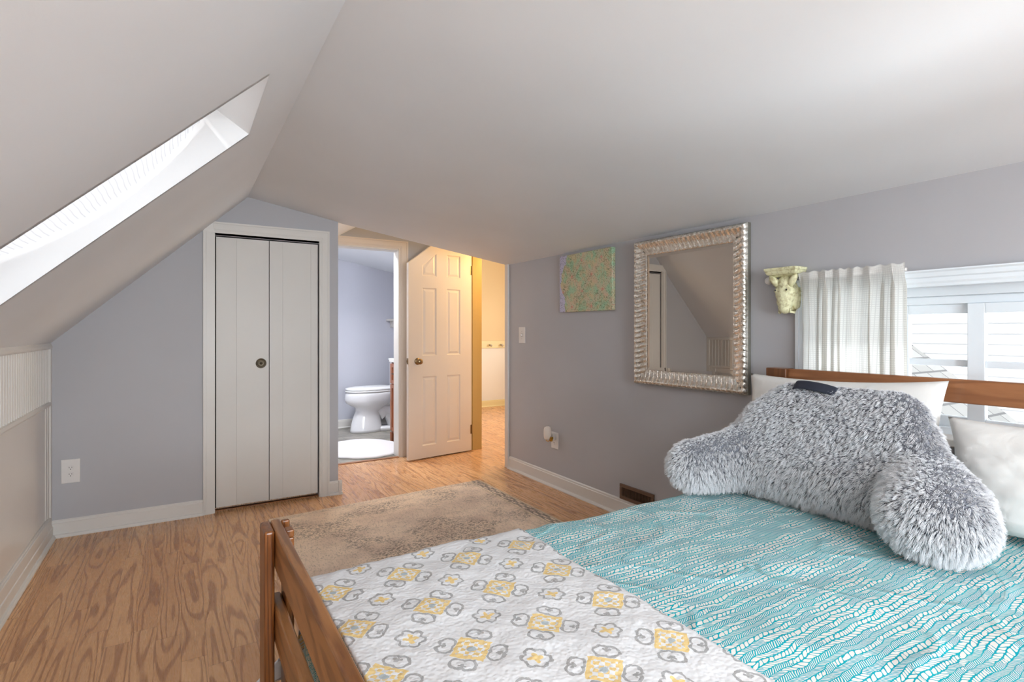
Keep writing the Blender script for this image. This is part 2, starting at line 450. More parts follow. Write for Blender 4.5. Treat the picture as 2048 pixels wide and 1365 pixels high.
# hall opening: casing on this side and the jambs
bm = new()
box(bm, XR-.016, XR, 4.032, 4.088, 0, zr(XR)+.01); box(bm, XR-.02, XR-.001, 4.0295, 4.044, 0, zr(XR)+.01)
box(bm, XR-.004, XR+.16, 4.085, 4.097, 0, 2.45)
struct('trim_9', bm, TRIM, bevel=.003)
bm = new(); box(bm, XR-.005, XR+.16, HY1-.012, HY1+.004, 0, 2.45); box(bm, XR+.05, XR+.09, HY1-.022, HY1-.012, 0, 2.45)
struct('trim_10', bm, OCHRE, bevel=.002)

# six-panel door with a clipped corner, standing open
def panel_door():
    W, T, H = .70, .035, 2.06
    hx, hy = XR+.02, HY1-.055; ang = atan2(4.742-4.838, 1.802-2.505)
    ex, ey = Vector((cos(ang), sin(ang), 0)), Vector((-sin(ang), cos(ang), 0))   # ex from the hinge to the latch
    root = struct_root('door_2', (hx, hy, .012))
    def F(u, d, z):                                        # u from the latch edge, d>0 away from the viewer
        return Vector((hx, hy, 0))+ex*(W-u)-ey*d+Vector((0, 0, z+.012))
    c0, sl_ = 1.811, .74
    top = lambda u: min(H, c0+sl_*u)
    us = [0, .1435, .2975, .413, .567, W]
    zs = [0, .115, .76, .955, 1.59, 1.70, 1.9172, H]
    bm = new()
    def cell(u0, u1, z0, z1, d0=0., d1=T):
        lo = [(u0, z0), (u1, z0), (u1, max(z0, min(z1, top(u1)))), (u0, max(z0, min(z1, top(u0))))]
        if lo[3][1]-z0 < 1e-4 and lo[2][1]-z0 < 1e-4: return
        hexa(bm, [F(u, d0, z) for u, z in lo], [F(u, d1, z) for u, z in lo])
    def raised(u0, u1, z0, z1, zl_=None):
        ztop = [z1, z1] if zl_ is None else zl_
        def ring(m, d): return [F(u0+m, d, z0+m), F(u1-m, d, z0+m), F(u1-m, d, ztop[1]-m), F(u0+m, d, ztop[0]-m)]
        for s in (0, 1):
            q = (lambda d: d) if s == 0 else (lambda d: T-d)
            rr = [[bm.verts.new(p) for p in ring(m, q(d))] for m, d in ((0, 0), (.010, .009), (.016, .009), (.034, .003))]
            for a, b in zip(rr[:-1], rr[1:]):
                for i in range(4): bm.faces.new((a[i], a[(i+1) % 4], b[(i+1) % 4], b[i]))
            bm.faces.new(rr[-1])
    for iu in range(5):
        for iz in range(7):
            u0, u1, z0, z1 = us[iu], us[iu+1], zs[iz], zs[iz+1]
            if iu in (1, 3) and iz in (1, 3, 5):
                if iz == 5 and iu == 1:
                    zc = lambda u: min(z1, c0+sl_*(u)-.115)
                    raised(u0, u1, z0, z1, [max(z0+.075, zc(u0)), zc(u1)])
                    a, b = max(z0+.075, zc(u0)), zc(u1)
                    ta, tb = min(z1, top(u0)), min(z1, top(u1)); hexa(bm, [F(u0, 0, a), F(u1, 0, b), F(u1, 0, tb), F(u0, 0, ta)], [F(u0, T, a), F(u1, T, b), F(u1, T, tb), F(u0, T, ta)])
                else: raised(u0, u1, z0, z1)
            else: cell(u0, u1, z0, z1)
    put('slab', bm, CREAM, root)
    bm = new(); k = F(.094, 0, .905); lathe(bm, [(0, .032), (.004, .032), (.008, .026), (.012, .013), (.028, .012), (.034, .02), (.045, .0275), (.055, .026), (.062, .018), (.064, .0)], k, ey, 28)
    put('knob', bm, OLDBR, root, smooth=True)
    bm = new(); k = F(.094, T, .905); lathe(bm, [(0, .032), (.004, .032), (.012, .013), (.028, .012), (.045, .0275), (.062, .018), (.064, .0)], k, -ey, 20)
    put('knob', bm, OLDBR, root, smooth=True)
    bm = new(); hexa(bm, [F(-.0015, .005, .88), F(-.0015, .03, .88), F(-.0015, .03, .935), F(-.0015, .005, .935)], [F(.002, .005, .88), F(.002, .03, .88), F(.002, .03, .935), F(.002, .005, .935)])
    hexa(bm, [F(-.009, .011, .895), F(-.009, .023, .895), F(-.009, .023, .917), F(-.009, .011, .917)], [F(.001, .011, .895), F(.001, .023, .895), F(.001, .023, .917), F(.001, .011, .917)])
    put('latch_plate', bm, OLDBR, root)
    for z in (.22, 1.80):
        bm = new(); q = F(W+.004, -.004, 0); tube(bm, [(q.x, q.y, z-.045), (q.x, q.y, z+.045)], .006, 10)
        hexa(bm, [F(W-.014, -.0015, z-.057), F(W+.004, -.0015, z-.057), F(W+.004, -.0015, z+.033), F(W-.014, -.0015, z+.033)],
             [F(W-.014, .001, z-.057), F(W+.004, .001, z-.057), F(W+.004, .001, z+.033), F(W-.014, .001, z+.033)])
        put('hinge', bm, OLDBR, root)
    return root
panel_door()

# ------------------------------------------------------------------ hall beyond the opening
HF = 7.47
bm = new(); box(bm, 2.5, 5.1, HF, HF+.1, .95, 2.5); struct('wall_hall', bm, HALLY)
HWHITE = paint('white_hall_wainscot', (228, 224, 216), .45, .03)
bm = new(); box(bm, 2.5, 5.1, HF-.002, HF+.1, 0, .95); struct('wall_hall', bm, HWHITE)
bm = new(); box(bm, 2.5, 2.6, YE+.19, HF, 0, 2.5); struct('wall_hall_left', bm, HALLY)
bm = new()
panel_holes(bm, [3.5, 4.6, 6.4, HF+.1], [0, .7, 1.9, 2.5], lambda u, v: 4.6 < u < 6.4 and .7 < v < 1.9, lambda u, v, d: (5.0+d, u, v), .1)
struct('wall_hall_right', bm, HALLY)
bm = new(); box(bm, 2.6, 5.1, 3.5, 3.6, 0, 2.5); struct('wall_hall_near', bm, HALLY)
bm = new(); box(bm, 2.5, 5.1, 3.5, HF+.1, 2.45, 2.55); struct('ceiling', bm, CEIL)
bm = new(); baseboard(bm, 'x', HF-.002, -1, 2.6, 5.0, .10); struct('baseboard_hall', bm, HALLT)
pr = thing('peg_rail', 'cream wall rail with metal coat pegs on the far hall wall', 'coat rack', (4.2, HF, .98))
bm = new(); box(bm, 3.3, 4.9, HF-.022, HF-.003, .926, 1.04); put('board', bm, HALLT, pr, bevel=.004)
for x in (3.75, 3.95, 4.15, 4.352, 4.55, 4.75):
    bm = new(); lathe(bm, [(0, .014), (.003, .014), (.006, .007), (.03, .006), (.038, .016), (.05, .019), (.058, .014), (.06, 0)], (x, HF-.022, .975), (0, -1, -.12), 16)
    put('peg', bm, NICKEL, pr, smooth=True)

# ------------------------------------------------------------------ bathroom
BY = 6.77
bm = new(); box(bm, .3, 2.6, BY, BY+.1, 0, 2.6); struct('wall_bathroom_far', bm, BATHW)
bm = new(); box(bm, .3, .4, YE+.12, BY, 0, 2.6); struct('wall_bathroom_left', bm, BATHW)
bm = new(); box(bm, 2.45, 2.498, YE+.19, BY, 0, 2.4); struct('wall_bathroom_right', bm, BATHW)
bm = new(); box(bm, .4, 1.094, YE+.121, YE+.125, 0, 2.3); box(bm, 1.766, 2.45, YE+.121, YE+.125, 0, 2.3); struct('wall_bathroom_near', bm, BATHW)
zb = lambda x: 2.079-.188*(x-1.655)
bm = new()
panel_holes(bm, [.3, .75, 1.65, 2.55], [YE+.1, 5.15, 5.72, BY+.1], lambda u, v: .75 < u < 1.65 and 5.15 < v < 5.72, lambda u, v, d: (u, v, zb(u)+d), .1)
for (x0, x1, y0, y1) in ((.73, .75, 5.13, 5.74), (1.65, 1.67, 5.13, 5.74), (.75, 1.65, 5.13, 5.15), (.75, 1.65, 5.72, 5.74)): box(bm, x0, x1, y0, y1, 2.08, 2.42)
struct('ceiling', bm, CEIL)
bm = new(); baseboard(bm, 'x', BY, -1, .4, 2.45, .105); struct('baseboard_bathroom', bm, TRIM)

def egg(xf, xb, hw, z, yc, n=40, p=2.3):
    xc = xf+(xb-xf)*.52; out = []
    for k in range(n):
        a = 2*pi*k/n; c, s = cos(a), sin(a); e = 2/p
        dx = (abs(c)**e)*(1 if c > 0 else -1); dy = (abs(s)**e)*(1 if s > 0 else -1)
        out.append((xc+dx*((xb-xc) if c > 0 else (xc-xf)), yc+dy*hw, z))
    return out
TY = 6.41
tl_ = thing('toilet', 'white two-piece toilet with closed lid on the bathroom tiles', 'toilet', (2.05, TY, 0))
bm = new()
loft(bm, [egg(*a, TY) for a in ((1.695, 2.08, .125, 0), (1.70, 2.075, .122, .03), (1.712, 2.06, .112, .10), (1.735, 2.05, .10, .18), (1.76, 2.06, .098, .25), (1.755, 2.10, .112, .29),
      (1.70, 2.15, .142, .315), (1.655, 2.19, .165, .345), (1.635, 2.21, .176, .385), (1.640, 2.22, .180, .43), (1.648, 2.22, .180, .462), (1.66, 2.215, .172, .472))])
put('bowl', bm, CERAM, tl_, smooth=True)
bm = new(); loft(bm, [egg(2.0, 2.40, w, z, TY, 32, 3.2) for w, z in ((.115, 0), (.115, .035), (.10, .05))])
tube(bm, [(2.03, TY, .20), (2.10, TY, .24), (2.16, TY, .22), (2.20, TY, .14), (2.24, TY, .04)], [.09, .085, .08, .078, .085], 20)
tube(bm, [(2.05, TY, .40), (2.22, TY, .41), (2.36, TY, .43)], [.12, .13, .14], 20)
put('trapway', bm, CERAM, tl_, smooth=True)
bm = new(); loft(bm, [egg(*a, TY) for a in ((1.645, 2.20, .178, .476), (1.638, 2.205, .184, .484), (1.642, 2.205, .182, .495))]); put('seat', bm, SEATP, tl_, smooth=True)
bm = new(); loft(bm, [egg(*a, TY) for a in ((1.648, 2.205, .178, .499), (1.640, 2.21, .184, .507), (1.65, 2.20, .176, .522), (1.72, 2.15, .12, .534), (1.85, 2.05, .04, .538))]); put('lid', bm, SEATP, tl_, smooth=True)
bm = new(); box(bm, 2.235, 2.42, TY-.21, TY+.21, .46, .82); put('tank', bm, CERAM, tl_, bevel=.03, smooth=True, seg=4)
bm = new(); box(bm, 2.222, 2.43, TY-.222, TY+.222, .822, .855); put('tank_lid', bm, CERAM, tl_, bevel=.012, smooth=True, seg=3)
bm = new(); tube(bm, [(2.235, TY-.15, .76), (2.215, TY-.15, .76)], .012, 12); tube(bm, [(2.218, TY-.15, .76), (2.214, TY-.07, .752)], .007, 10); put('flush_lever', bm, NICKEL, tl_, smooth=True)

vn = thing('bathroom_vanity', 'brown wood vanity with white top beside the toilet', 'vanity', (2.2, 5.42, 0))
bm = new(); box(bm, 1.955, 2.449, 5.13, 5.70, .09, .858); box(bm, 2.03, 2.449, 5.15, 5.68, 0, .09)
for y in (5.13, 5.65): prism(bm, [(1.937, .03), (1.937, .0), (1.98, 0), (1.98, .1), (1.937, .1)], 'y', y, y+.05)
put('cabinet', bm, VANW, vn, bevel=.002)
bm = new(); box(bm, 1.932, 2.449, 5.10, 5.72, .86, .90); put('countertop', bm, STONE, vn, bevel=.005)
def shaker(bm, y0, y1, z0, z1, x=1.937):
    w = .05
    box(bm, x, x+.016, y0, y0+w, z0, z1); box(bm, x, x+.016, y1-w, y1, z0, z1); box(bm, x, x+.016, y0+w, y1-w, z0, z0+w*.8); box(bm, x, x+.016, y0+w, y1-w, z1-w*.8, z1); box(bm, x+.009, x+.016, y0+w, y1-w, z0+w*.8, z1-w*.8)
for y0, y1 in ((5.42, 5.695), (5.135, 5.41)):
    bm = new(); shaker(bm, y0, y1, .63, .845); d = put('drawer', bm, VANW, vn, bevel=.0015)
    bm = new(); box(bm, 1.915, 1.924, y0+.1, y1-.1, .735, .745); box(bm, 1.92, 1.937, y0+.1, y0+.108, .735, .745); box(bm, 1.92, 1.937, y1-.108, y1-.1, .735, .745); put('handle', bm, BRONZE, d)
    bm = new(); shaker(bm, y0, y1, .12, .62); d = put('door', bm, VANW, vn, bevel=.0015)
    yh = y0+.03 if y0 > 5.4 else y1-.03
    bm = new(); box(bm, 1.915, 1.924, yh-.005, yh+.005, .42, .56); box(bm, 1.92, 1.937, yh-.005, yh+.005, .42, .43); box(bm, 1.92, 1.937, yh-.005, yh+.005, .55, .56); put('handle', bm, BRONZE, d)

bm = new(); N = 160; mc = (1.565, 5.45)
rings = []
for f, z in ((1.0, .0), (1.0, .012), (.965, .022), (.90, .020), (.5, .022), (.02, .022)):
    rings.append([(mc[0]+cos(2*pi*k/N)*f*(.37+.013*abs(sin(14*2*pi*k/N/2))), mc[1]+sin(2*pi*k/N)*f*(.44+.013*abs(sin(14*2*pi*k/N/2))), z) for k in range(N)])
loft(bm, rings)
BM = Mat('white_cotton_pile', (236, 234, 236), .9); BM.bump(BM.noise(BM.coords(), 260, 2), .6, .004)
tag(put('bath_mat', bm, BM, smooth=True), 'round white bath mat with scalloped rim on grey bathroom tiles', 'bath mat')
ws = thing('wall_shelf', 'small white bracket shelf high on the bathroom wall', 'shelf', (2.33, BY, 1.3))
bm = new(); box(bm, 2.245, 2.445, BY-.12, BY-.002, 1.325, 1.35); put('board', bm, TRIM, ws, bevel=.004)
bm = new(); prism(bm, [(BY-.10, 1.324), (BY-.002, 1.324), (BY-.002, 1.24), (BY-.03, 1.25), (BY-.06, 1.29)], 'x', 2.30, 2.42); put('bracket', bm, TRIM, ws, bevel=.004)

# ------------------------------------------------------------------ window in the right wall
wn = struct_root('window_1', (XR+.1, .8, WZ0))
bm = new()
box(bm, XR-.012, XR+.10, WY1-.008, WY1+.002, WZ0, WZ1); box(bm, XR-.012, XR+.10, WY0-.002, WY0+.008, WZ0, WZ1); box(bm, XR-.012, XR+.10, WY0, WY1, WZ1-.010, WZ1+.002)
put('jamb', bm, VINYL, wn)
bm = new()
for (y0, y1) in ((WY1, WY1+.048), (WY0-.048, WY0)): box(bm, XR-.016, XR, y0, y1, WZ0-.06, WZ1); box(bm, XR-.02, XR, y0+(.034 if y0 > 1 else 0), y1-(0 if y0 > 1 else .034), WZ0-.06, WZ1)
prism(bm, [(XR, WZ1), (XR-.012, WZ1), (XR-.016, WZ1+.008), (XR-.016, WZ1+.022), (XR-.022, WZ1+.027), (XR-.024, WZ1+.042), (XR-.030, WZ1+.048), (XR-.030, WZ1+.053), (XR, WZ1+.053)], 'y', WY0-.05, WY1+.05)
put('casing', bm, VINYL, wn)
bm = new(); box(bm, XR-.05, XR+.10, WY0-.06, WY1+.06, WZ0-.025, WZ0+.003); put('sill', bm, TRIM, wn, bevel=.004)
bm = new(); fx0, fx1 = XR+.065, XR+.15
box(bm, fx0, fx1, WY0, WY1, 1.335, WZ1); box(bm, fx0+.02, fx1, WY0, WY1, 1.303, 1.335)
box(bm, fx0, fx1, WY0, WY1, WZ0, WZ0+.03); box(bm, fx0, fx1, WY0, WY0+.03, WZ0, WZ1); box(bm, fx0, fx1, WY1-.03, WY1, WZ0, WZ1)
put('window_frame', bm, VINYL, wn, bevel=.003)
def sash(x, y0, y1, st, z0, z1, gx):
    bm = new(); box(bm, x, x+.03, y0, y0+st, z0, z1); box(bm, x, x+.03, y1-st, y1, z0, z1)
    box(bm, x, x+.03, y0+st, y1-st, z1-.037, z1); box(bm, x, x+.03, y0+st, y1-st, z0, z0+.04)
    box(bm, x+.008, x+.02, y0+st, y1-st, 1.062, 1.088)
    s = put('sash', bm, VINYL, wn, bevel=.002)
    bm = new(); box(bm, x+.012, x+.016, y0+st, y1-st, z0+.04, z1-.037); put('pane', bm, GLASS, s)
sash(XR+.095, 1.0705, WY1-.03, .035, WZ0+.03, 1.303, 0)
sash(XR+.095, .808, 1.035+.035, .033, WZ0+.03, 1.303, 0)
sash(XR+.072, WY0+.03, .836, .052, WZ0+.03, 1.303, 0)

# curtain, short rod and the carved bracket that carries it
CURT = Mat('white_checked_linen', (232, 230, 226), .85)
u, v, _ = CURT.xyz(CURT.coords('UV'))
g = (((u/.009).fract()-.5).abs().gt(.39)).max(((v/.009).fract()-.5).abs().gt(.39))
hem = v.gt(.600)
wv = CURT.noise(CURT.coords('UV'), 900, 2)
CURT.base(CURT.mix(g*.5, (234, 232, 228), (206, 204, 198))); CURT.bump(wv, .2, .001)
nt = CURT.nt; tl = nt.nodes.new('ShaderNodeBsdfTranslucent'); nt.links.new(CURT.mix(g*.55, (238, 237, 232), (200, 200, 196)), tl.inputs[0])
mx = nt.nodes.new('ShaderNodeMixShader'); fac = hem.op('MULTIPLY', -.28)+(g*-.2)+.68
nt.links.new(fac.k, mx.inputs[0]); nt.links.new(CURT.b.outputs[0], mx.inputs[1]); nt.links.new(tl.outputs[0], mx.inputs[2]); nt.links.new(mx.outputs[0], CURT.out.inputs[0])
CY0, CY1, CZ0, CZ1 = .985, 1.408, .83, 1.462
def curt(uu, vv):
    z = CZ0+vv*(CZ1-CZ0); drop = 1-vv
    ph = uu*2*pi*6.5+.9*sin(uu*9+1.5)+.8*drop*sin(uu*5)
    top = max(0, (vv-.86)/.14)
    amp = .014*(1-.62*top)*(.8+.25*sin(uu*17+2))
    wobble = .006*sin(ph*2.1+drop*3)*(1-top)
    pinch = .010*math.exp(-((vv-.93)/.03)**2)*-1
    x = 2.388-.010*top+amp*sin(ph)+wobble*.4
    y = CY0+uu*(CY1-CY0)+.019*sin(2*ph+.4)*(1-top)*(.6+.4*sin(uu*11))+.012*sin(drop*2.5)*sin(uu*4)
    return (max(2.3685, x), y, z+.003*sin(ph*1.7)*(vv > .97))
bm = new(); grid_mesh(bm, 260, 48, curt, lambda a, b: (a*.85, b*(CZ1-CZ0)))
o = put('curtain', bm, CURT, smooth=True, clean=False)
tag(o, 'short white checked linen curtain gathered on the rod over the window', 'curtain')
rd = thing('curtain_rod', 'thin white curtain rod ending in a ball finial', 'curtain rod', (2.392, 1.3, 1.44))
bm = new(); tube(bm, [(2.410, .99, 1.440), (2.410, 1.41, 1.440)], .0065, 12); tube(bm, [(2.410, 1.527, 1.440), (2.410, 1.56, 1.440)], .0065, 12); put('rod', bm, PLAST, rd, smooth=True)
bm = new(); lathe(bm, [(-.02, .007), (-.012, .011), (-.006, .008), (0, .013), (.008, .0175), (.018, .0185), (.028, .014), (.034, 0)], (2.410, 1.553, 1.440), (0, 1, 0), 20); put('finial', bm, PLAST, rd, smooth=True)

RESIN = Mat('cream_carved_resin', (226, 222, 178), .55)
v = RESIN.coords(); n1 = RESIN.noise(v, 60, 4, .6); n2 = RESIN.noise(v, 260, 2)
RESIN.base(RESIN.mix(n1.step(.42, .75), (228, 226, 186), (176, 164, 118))); RESIN.bump(n2+n1, .35, .003)
bk = thing('curtain_bracket', 'cream carved animal-head bracket at the end of the curtain rod', 'bracket', (XR, 1.478, 1.28))
def remeshed(name, parts, mat, parent, voxel=.004, smooth=6, ico=3):
    bm = new()
    for p in parts: ball(bm, p[0], p[1], 20, p[2] if len(p) > 2 else None)
    o = put(name, bm, mat, parent, clean=True)
    r = o.modifiers.new('r', 'REMESH'); r.mode = 'VOXEL'; r.voxel_size = voxel
    s = o.modifiers.new('s', 'SMOOTH'); s.iterations = smooth; s.factor = .5
    return baked(o)
bm = new(); cy = 1.478
loft(bm, [[(XR-d, cy-w, z), (XR-d, cy+w, z), (XR-.0005, cy+w, z), (XR-.0005, cy-w, z)] for d, w, z in ((.055, .045, 1.450), (.062, .050, 1.454), (.085, .068, 1.462), (.092, .072, 1.470), (.092, .072, 1.477), (.098, .077, 1.481), (.098, .077, 1.492))])
put('top_plate', bm, RESIN, bk, bevel=.0015)
Rt = Matrix.Rotation(radians(-18), 3, 'Y')
remeshed('head', [((XR-.045, cy, 1.375), (.042, .045, .055)), ((XR-.040, cy, 1.42), (.036, .038, .04)), ((XR-.052, cy, 1.335), (.036, .034, .042), Rt), ((XR-.048, cy, 1.305), (.030, .027, .026)),
                  ((XR-.068, cy, 1.312), (.014, .016, .013)), ((XR-.07, cy+.026, 1.386), (.014, .013, .012)), ((XR-.07, cy-.026, 1.386), (.014, .013, .012)), ((XR-.02, cy-.034, 1.36), (.018, .016, .065)), ((XR-.02, cy+.034, 1.36), (.018, .016, .065)), ((XR-.018, cy, 1.315), (.016, .035, .03))], RESIN, bk, .003, 4)
for s in (-1, 1):
    bm = new(); tube(bm, [(XR-.05, cy+s*.028, 1.405), (XR-.06, cy+s*.040, 1.428), (XR-.066, cy+s*.056, 1.446), (XR-.066, cy+s*.066, 1.458)], [.012, .017, .014, .004], 12); put('ear', bm, RESIN, bk, smooth=True)
    bm = new(); ball(bm, (XR-.083, cy+s*.027, 1.388), (.0035, .0035, .0045), 12); put('eye', bm, SLOT, bk, smooth=True)
bm = new()
for s in (-1, 1): tube(bm, [(XR-.012, cy+s*.05, 1.40), (XR-.016, cy+s*.052, 1.36), (XR-.02, cy+s*.046, 1.31), (XR-.035, cy+s*.034, 1.285), (XR-.052, cy+s*.026, 1.288), (XR-.054, cy+s*.024, 1.302), (XR-.046, cy+s*.024, 1.304)], [.005, .006, .007, .007, .006, .005, .004], 10)
put('scroll', bm, RESIN, bk, smooth=True)

# ------------------------------------------------------------------ house outside the window
SID = Mat('white_lap_siding', (232, 234, 236), .6); SHG = Mat('pale_grey_shingles', (196, 196, 194), .9)
v = SHG.coords(); x, y, z = SHG.xyz(v)
ro = (y/.16).floor(); cell = SHG.white((x/.3+ro*.37).floor(), ro, 1.)
gp = ((y/.16).fract()-.5).abs().gt(.44).max(((x/.3+ro*.37).fract()-.5).abs().gt(.47))
SHG.base(SHG.mix(gp, SHG.mix(cell, (206, 206, 203), (188, 188, 185)), (140, 140, 140)))
nh = thing('neighbour_house', 'white sided neighbouring house seen through the window', 'house', (7.3, 2.5, -3))
bm = new(); z = -2.5
while z < 4.2:
    prism(bm, [(7.0, z), (7.3, z), (7.3, z+.108), (7.011, z+.108)], 'y', -6, 10); z += .108
put('siding_wall', bm, SID, nh)
bm = new()                                                                           # lower roof running into the wall
ry = lambda y: 1.07+(y-2.86)*.82
hexa(bm, [(4.9, 3.3, ry(3.3)), (7.01, 3.3, ry(3.3)), (7.01, .6, ry(.6)), (4.9, .6, ry(.6))], [(4.9, 3.3, ry(3.3)-.12), (7.01, 3.3, ry(3.3)-.12), (7.01, .6, ry(.6)-.12), (4.9, .6, ry(.6)-.12)])
put('lower_roof', bm, SHG, nh)

# ------------------------------------------------------------------ things on the walls
def receptacle(o, P, name='socket'):
    """duplex outlet faces; P(a, b, d): a across, b up, d out of the wall"""
    for s in (-.0195, .0195):
        bm = new(); n = 24
        ring = lambda r, d: [P(max(-.0145, min(.0145, r*cos(2*pi*k/n)*1.0)), s+r*sin(2*pi*k/n)*.82, d) for k in range(n)]
        loft(bm, [ring(.0172, .006), ring(.0172, .0082), ring(.016, .009)])
        k = put(name, bm, PLAST, o)
        bm = new()
        for a, w, h in ((-.0062, .0011, .0042), (.0062, .0011, .0034)):
            hexa(bm, [P(a-w, s+.003-h, .0088), P(a+w, s+.003-h, .0088), P(a+w, s+.003+h, .0088), P(a-w, s+.003+h, .0088)], [P(a-w, s+.003-h, .0094), P(a+w, s+.003-h, .0094), P(a+w, s+.003+h, .0094), P(a-w, s+.003+h, .0094)])
        loft(bm, [[P(.0025*cos(2*pi*j/10), s-.0075+.0028*sin(2*pi*j/10), d) for j in range(10)] for d in (.0088, .0094)])
        put('slots', bm, SLOT, k)
PB = lambda a, b, d: Vector((-.552+a, YB-d, .377+b))
ot = thing('wall_outlet', 'white duplex outlet low on the grey wall left of the closet', 'outlet', (-.552, YB, .377))
bm = new(); box(bm, -.552-.044, -.552+.044, YB-.006, YB-.0003, .377-.069, .377+.069); put('cover_plate', bm, PLAST, ot, bevel=.003)
receptacle(ot, PB)
oy, oz = 3.356, .36
PR = lambda a, b, d: Vector((XR-d, oy-a, oz+b))
ot = thing('wall_outlet', 'white outlet under the night light on the right wall', 'outlet', (XR, oy, oz))
bm = new(); box(bm, XR-.006, XR-.0003, oy-.046, oy+.046, oz-.063, oz+.063); put('cover_plate', bm, PLAST, ot, bevel=.003)
receptacle(ot, PR)
nl = thing('outlet_night_light', 'plug-in night light with white shade and brass holder', 'night light', (XR-.03, oy, oz+.03))
bm = new(); box(bm, XR-.034, XR-.0102, oy-.018, oy+.018, oz+.004, oz+.052); put('plug_body', bm, PLAST, nl, bevel=.004)
bm = new(); n = 28
sh = []
for t, w, d in ((0, .012, .022), (.006, .024, .026), (.018, .031, .028), (.05, .034, .029), (.078, .032, .028), (.092, .024, .024), (.098, .010, .014)):
    sh.append([(XR-.066+d*cos(2*pi*k/n), oy+.008+w*sin(2*pi*k/n), oz+.012+t) for k in range(n)])
loft(bm, sh); put('shade', bm, Mat('frosted_shade', (238, 228, 218), .4), nl, smooth=True)
bm = new()
tube(bm, [(XR-.066, oy+.008+.038*cos(a), oz+.040-.042*sin(a)*1.0) for a in [pi*i/14 for i in range(15)]], .0028, 8)
prism(bm, [(oy-.014, oz-.003), (oy-.026, oz+.024), (oy-.024, oz+.032), (oy+.0, oz+.032), (oy+.002, oz+.0)], 'x', XR-.052, XR-.0365)
put('holder', bm, BRASS, nl, smooth=False, bevel=.002)
sw = thing('light_switch', 'white toggle switch plate on the right wall beside the doorway', 'switch', (XR, 3.823, 1.163))
bm = new(); box(bm, XR-.006, XR-.0003, 3.823-.048, 3.823+.048, 1.163-.068, 1.163+.068); put('cover_plate', bm, PLAST, sw, bevel=.003)
bm = new(); prism(bm, [(XR-.0055, 1.175), (XR-.0055, 1.151), (XR-.009, 1.153), (XR-.019, 1.160), (XR-.020, 1.167), (XR-.010, 1.172)], 'y', 3.818, 3.828); put('toggle', bm, PLAST, sw)
bm = new(); box(bm, XR-.0065, XR-.0055, 3.815, 3.831, 1.149, 1.177); put('slot', bm, Mat('grey_slot', (120, 112, 108), .6), sw)
for z in (1.163-.03, 1.163+.03):
    bm = new(); lathe(bm, [(0, .0035), (.0012, .0035), (.0016, 0)], (XR-.006, 3.823, z), (-1, 0, 0), 12); put('screw', bm, Mat('painted_screw', (190, 184, 180), .4), sw)

vt = thing('vent_grille', 'brown metal floor-level vent grille in the right wall', 'vent', (XR, 2.47, .15))
bm = new(); y0, y1, z0, z1 = 2.335, 2.63, .110, .208
for b in ((y0, y1, z1-.022, z1), (y0, y1, z0, z0+.022), (y0, y0+.022, z0+.022, z1-.022), (y1-.022, y1, z0+.022, z1-.022)): box(bm, XR-.014, XR-.0005, b[0], b[1], b[2], b[3])
VB = Mat('brown_enamel', (112, 88, 72), .4, .3); put('frame', bm, VB, vt, bevel=.003)
bm = new(); y = y0+.03
while y < y1-.026: box(bm, XR-.010, XR-.003, y-.0018, y+.0018, z0+.022, z1-.022); y += .0125
put('louvers', bm, VB, vt)
bm = new(); box(bm, XR-.003, XR-.0005, y0+.02, y1-.02, z0+.02, z1-.02); put('backing', bm, DARK, vt)

# painted canvas
ART = Mat('speckled_canvas_paint', (200, 180, 150), .8)
v = ART.coords(); x, y, z = ART.xyz(v)
wob = ART.noise(v, 14, 2)-.5; a = (y+z)*.7071+wob*.03; b = (y-z)*.7071+wob*.03
la = ((a/.155+.18).fract()-.5).abs(); lb = ((b/.155+.55).fract()-.5).abs()
band = la.max(lb).step(.30, .42)
n1 = ART.noise(v, 22, 3); green = ART.mix(n1.step(.35, .65), (206, 192, 154), (168, 202, 168))
pink = ART.mix(ART.noise(v, 30, 2).step(.4, .7), (222, 180, 162), (212, 190, 158))
c = ART.mix(band*.45, green, pink)
cross = la.min(lb).gt(.44); c = ART.mix(cross*.6, c, (226, 132, 128))
stroke = (ART.noise(v, 38, 2, .5, 1.5)-.5).abs().lt(.018)*ART.noise(v, 9, 1).gt(.48)
c = ART.mix(stroke*.85, c, (104, 122, 84))
dots = ART.voro(v, 105).lt(.30)*ART.noise(v, 20, 1).gt(.33)
c = ART.mix(dots*.62, c, (84, 100, 72))
lav = ((y*-1.0+ART.noise(v, 12, 2)*.09+(z-.0).abs()*-.28)+.20).gt(-.001)
edge = (y+ART.noise(v, 11, 2)*.12+(z.abs()*.26)).gt(.325)
c = ART.mix(edge, c, ART.mix(dots, (196, 192, 214), (110, 108, 130)))
ART.base(c); ART.bump(ART.noise(v, 160, 3), .5, .003)
cv = thing('canvas_picture', 'small unframed canvas speckled in pink and green on the right wall', 'painting', (XR-.015, 2.969, 1.55))
bm = new(); box(bm, XR-.032, XR-.0005, 2.681, 3.257, 1.337, 1.754)
put('canvas', bm, ART, cv, bevel=.004, seg=3)

